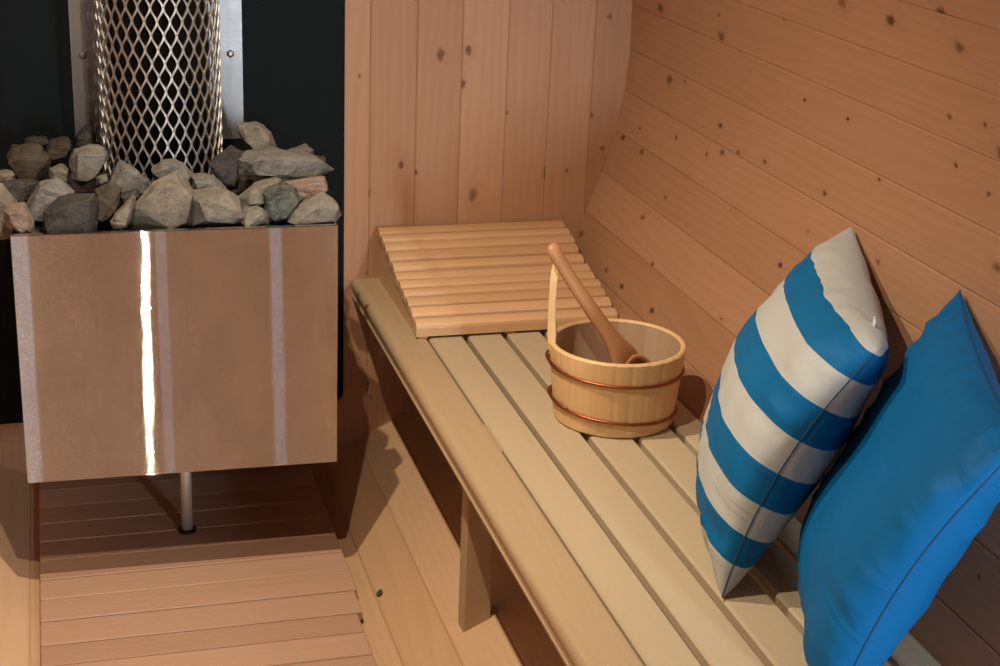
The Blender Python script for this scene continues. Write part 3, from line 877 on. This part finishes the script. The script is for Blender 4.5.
def rad_at(z):
    return RB + (RT - RB) * z / HB


mb = MB()
mi = MB()
for k in range(NSV):
    a0, a1 = 2 * math.pi * k / NSV, 2 * math.pi * (k + 1) / NSV
    sub = 4
    tone = random.random()
    du = random.random() * 30
    for which in ('out', 'in', 'rim'):
        V, F = [], []
        cols = []
        for j in range(sub + 1):
            a = a0 + (a1 - a0) * j / sub
            gr = 0.0007 if j in (0, sub) else 0.0
            if which == 'out':
                line = [(rad_at(0) - 0.003, 0), (rad_at(0.003) - gr, 0.003), (rad_at(HB * 0.5) - gr, HB * 0.5), (rad_at(HB) - gr, HB - 0.003)]
            elif which == 'in':
                line = [(rad_at(HB) - TB + 0.0, HB - 0.003), (rad_at(HB * 0.5) - TB, HB * 0.5), (rad_at(0) - TB, 0.006)]
            else:
                line = [(rad_at(HB) - gr, HB - 0.003), (rad_at(HB) - 0.003, HB), (rad_at(HB) - TB + 0.003, HB), (rad_at(HB) - TB, HB - 0.003)]
            cols.append([Vector((r * math.cos(a), r * math.sin(a), z)) for r, z in line])
        nl = len(cols[0])
        V = [v for c_ in cols for v in c_]
        for j in range(sub):
            for q in range(nl - 1):
                F.append((j * nl + q, (j + 1) * nl + q, (j + 1) * nl + q + 1, j * nl + q + 1))
        am = (a0 + a1) / 2
        (mi if which == 'in' else mb).add(V, F, lambda v: (v.z, v.y * math.cos(am) - v.x * math.sin(am)), tone)
for q in (mb, mi):
    bmesh.ops.remove_doubles(q.bm, verts=q.bm.verts, dist=0.00005)
mb.build('staves', M['stave'], bk)
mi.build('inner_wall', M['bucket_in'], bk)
mb = MB()
n = 48
V = [Vector(((RB - 0.004) * math.cos(2 * math.pi * k / n), (RB - 0.004) * math.sin(2 * math.pi * k / n), z)) for z in (0.004, 0.012) for k in range(n)]
F = [tuple(range(n)), tuple(range(n, 2 * n))] + [(k, (k + 1) % n, n + (k + 1) % n, n + k) for k in range(n)]
mb.add(V, F, lambda v: (v.x, v.y), 0.4)
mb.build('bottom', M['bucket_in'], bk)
for zc, tilt in ((0.026, 0.008), (0.092, 0.004)):
    bm = bmesh.new()
    lap = math.radians(168)
    pts = []
    N = 90
    for k in range(N):
        a = 2 * math.pi * k / N
        z = zc - tilt * math.cos(a)
        pts.append(Vector(((rad_at(z) + 0.0022) * math.cos(a), (rad_at(z) + 0.0022) * math.sin(a), z)))
    tube(bm, pts, 0.0026, 8, closed=True)
    # overlapped ends of the wire, twisted at the left
    pts = []
    for k in range(26):
        f = k / 25
        a = lap + math.radians(-26 + 62 * f)
        z = zc - tilt * math.cos(a) + 0.006 * math.sin(math.pi * f) + 0.002
        rr = rad_at(z) + 0.0022 + 0.0042 * math.sin(math.pi * f)
        pts.append(Vector((rr * math.cos(a), rr * math.sin(a), z)))
    tube(bm, pts, 0.0023, 8)
    ho = bm_obj('hoop', bm, M['copper'], bk, smooth=True)
    ho['label'] = 'reddish copper wire hoop'
# upright handle: a tall stave with a slot, seen edge on
ha = math.radians(160)
er = Vector((math.cos(ha), math.sin(ha), 0)); et = Vector((-math.sin(ha), math.cos(ha), 0))
mb = MB()
zs = [HB - 0.022, HB - 0.004, HB + 0.012, HB + 0.03, HB + 0.055, HB + 0.08, HB + 0.10, HB + 0.112, HB + 0.119, HB + 0.122]
hwid = [0.021, 0.021, 0.019, 0.0175, 0.0175, 0.0175, 0.0170, 0.0145, 0.010, 0.004]
slot = [0, 0, 0, 0.0045, 0.0085, 0.0085, 0.006, 0, 0, 0]
thk = [0.0045, 0.0062, 0.0068, 0.0060, 0.0055, 0.0054, 0.0056, 0.0056, 0.0052, 0.0035]
lean = [0, 0, 0.0005, 0.001, 0.0015, 0.001, 0.0, -0.001, -0.0015, -0.002]
for sgn in (1, -1):
    loops = []
    for z, w_, s_, t_, ln in zip(zs, hwid, slot, thk, lean):
        rc = rad_at(min(z, HB)) - 0.0048 + ln + (0.0105 - 0.0055) * 0 + max(0, z - HB) * 0.02
        loops.append([er * (rc - t_) + et * (sgn * (s_ - (0.0 if s_ else 0.0))) + Vector((0, 0, z)), er * (rc - t_) + et * sgn * w_ + Vector((0, 0, z)),
                      er * (rc + t_) + et * sgn * w_ + Vector((0, 0, z)), er * (rc + t_) + et * sgn * s_ + Vector((0, 0, z))])
    mb.prism(loops, 'z', 0.7)
bmesh.ops.remove_doubles(mb.bm, verts=mb.bm.verts, dist=0.0002)
mb.build('handle', M['stave'], bk)

# ------------------------------------------------------------------ ladle standing in the bucket
LB, LE = W(0.872, 2.205, -0.912), W(0.735, 2.240, -0.7035)
lad = thing('ladle', 'reddish wooden ladle leaning in the bucket, its long handle up over the rim', 'ladle', LB)
ld = (LE - LB); LL = ld.length; ld.normalize()
ln_ = Vector((0.25, -0.75, 0.8))
ln_ = (ln_ - ld * ln_.dot(ld)).normalized()
lw = ld.cross(ln_).normalized()
mb = MB()
#          along, half width, half thickness, offset along normal
S_ = LL / 0.3415
prof = [(0.008, 0.034, 0.006, 0.002), (0.024, 0.034, 0.0085, 0.004), (0.040, 0.030, 0.0100, 0.005), (0.058, 0.0235, 0.0110, 0.006), (0.080, 0.0180, 0.0112, 0.006), (0.11, 0.0150, 0.0108, 0.005), (0.145, 0.0135, 0.0104, 0.0035),
        (0.19, 0.0126, 0.0098, 0.002), (0.23, 0.0118, 0.0094, 0.0008), (0.27, 0.0116, 0.0092, 0.0008), (0.30, 0.0122, 0.0094, 0.002), (0.322, 0.0128, 0.0096, 0.003), (0.334, 0.0112, 0.0082, 0.0035), (0.340, 0.007, 0.005, 0.0036), (0.3415, 0.001, 0.001, 0.0036)]
prof = [(a_ * S_, b_, c_, d_) for a_, b_, c_, d_ in prof]
loops = []
n = 18
for s_, a_, b_, o_ in prof:
    loops.append([ld * s_ + lw * a_ * math.cos(2 * math.pi * k / n) + ln_ * (o_ + b_ * math.sin(2 * math.pi * k / n)) for k in range(n)])
verts = [p_ for l_ in loops for p_ in l_]
faces = [(k_ * n + i, k_ * n + (i + 1) % n, (k_ + 1) * n + (i + 1) % n, (k_ + 1) * n + i) for k_ in range(len(loops) - 1) for i in range(n)]
faces += [tuple(reversed(range(n))), tuple((len(loops) - 1) * n + i for i in range(n))]
mb.add(verts, faces, lambda v: (v.dot(ld), v.dot(lw) + v.dot(ln_)), 0.5, True)
mb.build('handle', M['ladle'], lad)
mb = MB()
n = 36
RO = 0.040
prof = []
for k in range(9):                       # outside, bottom to rim
    a = math.radians(-90 + 10 * k)
    prof.append((RO * math.cos(a), 0.034 * math.sin(a) + 0.006))
prof += [(RO, 0.006), (RO, 0.0125), (RO - 0.002, 0.0145), (RO - 0.006, 0.0145), (RO - 0.008, 0.012)]
for k in range(9):
    a = math.radians(-10 * k)
    prof.append(((RO - 0.008) * math.cos(a), 0.026 * math.sin(a) + 0.006))
rings = [[(lw * math.cos(2 * math.pi * k / n) + ld * math.sin(2 * math.pi * k / n)) * max(r_, 0.0003) + ln_ * z_ - ld * 0.018 for k in range(n)] for r_, z_ in prof]
verts = [p_ for r_ in rings for p_ in r_]
faces = [(k_ * n + i, k_ * n + (i + 1) % n, (k_ + 1) * n + (i + 1) % n, (k_ + 1) * n + i) for k_ in range(len(rings) - 1) for i in range(n)]
mb.add(verts, faces, lambda v: (v.dot(ld), v.dot(lw) + v.dot(ln_)), 0.5, True)
mb.build('bowl', M['ladle'], lad)

# ------------------------------------------------------------------ cushions
C1, C2, C3 = W(1.1265, 2.000, -0.6209), W(0.9553, 1.58, -0.6423), W(0.7930, 1.6254, -0.996)


def cushion(name, label, shift, mat, seed, thick, tag_at, slim=0.0, thread='thread', full_seam=False):
    c1, c2, c3 = [c + Vector(shift) for c in (C1, C2, C3)]
    c4_ = c1 + c3 - c2
    cen = (c1 + c3) / 2
    e1 = (c1 - c2) / 2          # towards the far corner
    e2 = (c2 - c3) / 2          # upwards
    nn = e1.cross(e2).normalized()
    if nn.x > 0:
        nn = -nn                # out from the curved wall
    base = Vector((cen.x, cen.y, -1.0 + OZ))
    t_ = thing(name, label, 'cushion', base)
    N = 56

    def srf(u, v, side):
        iu = 1 - (0.085 if u > 0 else 0.03) * (1 - v * v) ** 0.8 * abs(u) ** 3
        iv = 1 - 0.075 * (1 - u * u) ** 0.8 * abs(v) ** 3
        w = (max(0.0, (1 - u * u)) * max(0.0, (1 - v * v)))
        h = (thick if side > 0 else thick * 0.9) * (w ** 0.42)
        if side > 0 and slim:
            h *= 1 - slim * max(0.0, min(1.0, (u + v + 1.6) / 1.9))
        # the corners next to the pinched top and bottom are tucked in
        p_ = cen + e1 * u * iu + e2 * v * iv + nn * 0.024 * ((1 - u) / 2) ** 2 * (1 - v * v)
        tk = max(0.0, 1 - math.hypot(u + 1, v - 1) / 0.4)
        p_ += (e1 - e2) * 0.075 * tk * tk
        sd = Vector((seed, side * 7.3, 0))
        edge = max(abs(u), abs(v))
        near = max(0.0, edge - 0.45) / 0.55
        lim = min(1.0, w * 14)
        # gathers running in from the edges, and broad soft dents
        g1 = noise.noise(Vector((v * 8.5, u * 1.6, 0)) + sd) + 0.5 * noise.noise(Vector((v * 19, u * 2.5, 3)) + sd)
        g2 = noise.noise(Vector((u * 8.5, v * 1.6, 4)) + sd) + 0.5 * noise.noise(Vector((u * 19, v * 2.5, 7)) + sd)
        bl = max(0.0, min(1.0, 0.5 + (abs(u) - abs(v)) * 2.2))
        bl = bl * bl * (3 - 2 * bl)
        gth = g1 * bl + g2 * (1 - bl)
        h += lim * ((0.0105 if side > 0 else 0.005) * near * gth + 0.006 * noise.noise(Vector((u * 1.7, v * 1.7, 9)) + sd) + 0.0022 * noise.noise(Vector((u * 5, v * 3.2, 2)) + sd))
        return p_ + nn * side * h

    def par(i):
        return math.sin(math.pi / 2 * (-1 + 2 * i / N))
    bm = bmesh.new()
    uvl = bm.loops.layers.uv.new('cloth')
    grid = {}
    uvof = {}
    for side in (1, -1):
        for i in range(N + 1):
            for j in range(N + 1):
                edge = i in (0, N) or j in (0, N)
                key = (i, j, 0 if edge else side)
                if key not in grid:
                    u, v = par(i), par(j)
                    grid[key] = bm.verts.new(srf(u, v, 0 if edge else side) - base)
                    uvof[grid[key]] = (u * 0.5 + 0.5, v * 0.5 + 0.5)
    gv = lambda i, j, s_: grid[(i, j, 0 if (i in (0, N) or j in (0, N)) else s_)]
    for side in (1, -1):
        for i in range(N):
            for j in range(N):
                q = [gv(i, j, side), gv(i + 1, j, side), gv(i + 1, j + 1, side), gv(i, j + 1, side)]
                f = bm.faces.new(q if side > 0 else q[::-1])
                for lp in f.loops:
                    lp[uvl].uv = uvof[lp.vert]
    bm_obj('cover', bm, mat, t_, smooth=True)
    # stitched seam round the edge
    bm = bmesh.new()
    loop = [(-1, par(j)) for j in range(0, N)] + [(par(i), 1) for i in range(0, N)] + [(1, par(N - j)) for j in range(0, N)] + [(par(N - i), -1) for i in range(0, N)]
    if not full_seam:                        # the top edge is turned in: no stitching shows there
        loop = [(-1, par(j)) for j in range(N - 6, -1, -1)] + [(par(i), -1) for i in range(1, N + 1)] + [(1, par(j)) for j in range(1, N - 1)]
    pts = [srf(u, v, 0) - base for u, v in loop]
    cc = cen - base
    pts = [p_ + (p_ - cc).normalized() * 0.0004 for p_ in pts]
    tube(bm, pts, 0.0009, 6, closed=full_seam)
    se = bm_obj('seam', bm, M[thread], t_, smooth=True)
    # folded label stitched into the seam
    u, v = tag_at
    p0 = srf(u, v, 0) - base
    out = (e1 * (1 if abs(u) > abs(v) else 0) * (1 if u > 0 else -1) + e2 * (1 if abs(v) >= abs(u) else 0) * (1 if v > 0 else -1)).normalized()
    al = (e1 if abs(v) >= abs(u) else e2).normalized()
    mb_ = MB()
    def quad(o0, o1, a0, a1, off, th):
        c_ = [p0 + out * o + al * a + nn * (off + k_) for o, a, k_ in ((o0, a0, 0), (o1, a0, 0.004), (o1, a1, 0.004), (o0, a1, 0), (o0, a0, th), (o1, a0, 0.004 + th), (o1, a1, 0.004 + th), (o0, a1, th))]
        mb_.add(c_, [(0, 1, 2, 3), (7, 6, 5, 4), (0, 4, 5, 1), (1, 5, 6, 2), (2, 6, 7, 3), (3, 7, 4, 0)], lambda v_: (v_.x, v_.y), 0.5)
    quad(-0.001, 0.009, -0.007, 0.007, 0.0, 0.0012)
    mb_.build('care_tag', M['label'], t_)
    return t_


cushion('striped_cushion', 'blue and cream striped cushion standing on the bench against the curved wall', (0, 0, 0), M['stripe'], 3.3, 0.092, (-0.62, 1))
cushion('plain_cushion', 'plain turquoise blue cushion beside the striped one, nearest the viewer', (0.0, -0.300, 0), M['teal'], 8.1, 0.084, (-0.66, 1), 0.40, 'thread_blue', True)

# ------------------------------------------------------------------ small fallen leaf on the floor
lc = W(0.507, 2.403, -1.389)
rr = math.hypot(lc.x, lc.z - AX)
lc = Vector((lc.x * (R - 0.0015) / rr, lc.y, AX + (lc.z - AX) * (R - 0.0015) / rr))
bm = bmesh.new()
nu = 10
rows = []
for i in range(nu + 1):
    s_ = i / nu
    wdt = 0.0055 * math.sin(math.pi * s_ ** 0.8) + 0.0003
    cl = Vector((0.3, 0.95, 0)).normalized() * (s_ - 0.5) * 0.022
    sx = Vector((0.95, -0.3, 0.32)).normalized()
    rows.append([cl - sx * wdt + Vector((0, 0, 0.002)), cl + Vector((0, 0, 0.0004 + 0.002 * s_)), cl + sx * wdt + Vector((0, 0, 0.0025))])
up_ = Vector((0, 0, 0.0006))
vt = [[bm.verts.new(p_ + up_) for p_ in r_] for r_ in rows]
vb = [[bm.verts.new(p_) for p_ in r_] for r_ in rows]
for i in range(nu):
    for k in range(2):
        bm.faces.new((vt[i][k], vt[i][k + 1], vt[i + 1][k + 1], vt[i + 1][k]))
        bm.faces.new((vb[i + 1][k], vb[i + 1][k + 1], vb[i][k + 1], vb[i][k]))
    for k in (0, 2):
        bm.faces.new((vt[i][k], vt[i + 1][k], vb[i + 1][k], vb[i][k]))
o = bm_obj('leaf', bm, M['leaf'], None, lc, True)
tag(o, 'tiny dark green leaf lying on the floor between duckboard and bench', 'leaf')

# ------------------------------------------------------------------ light
def lamp(name, typ, loc, energy, color, **kw):
    l = bpy.data.lights.new(name, typ)
    l.energy = energy
    l.color = color
    for k, v in kw.items():
        setattr(l, k, v)
    o = bpy.data.objects.new(name, l)
    COL.objects.link(o)
    o.location = loc
    return o


# two small warm lamps under the ceiling, one behind the other
for loc, e in ((W(0.146, 2.05, 0.33), 68.0), (W(0.152, 1.56, 0.35), 44.0)):
    lo = lamp('ceiling_lamp', 'SPOT', loc, e, (1.0, 0.86, 0.66), shadow_soft_size=0.007, spot_size=math.radians(142), spot_blend=1.0)
    lo.rotation_euler = (math.radians(7), 0, 0)
DAY = (0.76, 0.89, 1.0)
for (a, b), (ZO0, ZO1), e in zip(openings, ZO, (0.8, 0.25, 0.05, 0.11, 38.0)):
    o = lamp('added_opening_light', 'AREA', (0.5 * (a + b) + OX, FY - 0.02, (ZO0 + ZO1) / 2), e, DAY, shape='RECTANGLE', size=b - a, size_y=ZO1 - ZO0)  # area lights in the added openings, standing in for daylight behind the viewer
    o.rotation_euler = (math.radians(90), 0, 0)      # shines into the room

w = bpy.data.worlds.new('sky')
SC.world = w
w.use_nodes = True
bg = w.node_tree.nodes['Background']
bg.inputs[0].default_value = (0.45, 0.6, 0.8, 1)
bg.inputs[1].default_value = 0.6

# ------------------------------------------------------------------ camera
cam = bpy.data.cameras.new('camera')
cam.sensor_width = 36.0
cam.lens = 1563.41 * 36.0 / 1000.0
cam.clip_start = 0.02
co = bpy.data.objects.new('camera', cam)
COL.objects.link(co)
rt = Vector((0.96220746, -0.2695938, 0.03841869)); upv = Vector((0.0572125, 0.33806464, 0.93938226)); bk_ = Vector((-0.26623963, -0.90168258, 0.34071245))
mm = Matrix((rt, upv, bk_)).transposed().to_4x4()
mm.translation = (OX, OY, OZ)
co.matrix_world = mm
SC.camera = co

SC.view_settings.view_transform = 'Standard'
SC.view_settings.look = 'None'
SC.view_settings.gamma = 1.0
SC.view_settings.use_curve_mapping = False
SC.view_settings.exposure = 0.0
SC.cycles.use_denoising = True
SC.cycles.max_bounces = 10
SC.cycles.diffuse_bounces = 4
SC.cycles.denoising_input_passes = 'RGB_ALBEDO'
SC.cycles.glossy_bounces = 4
SC.cycles.sample_clamp_indirect = 6.0
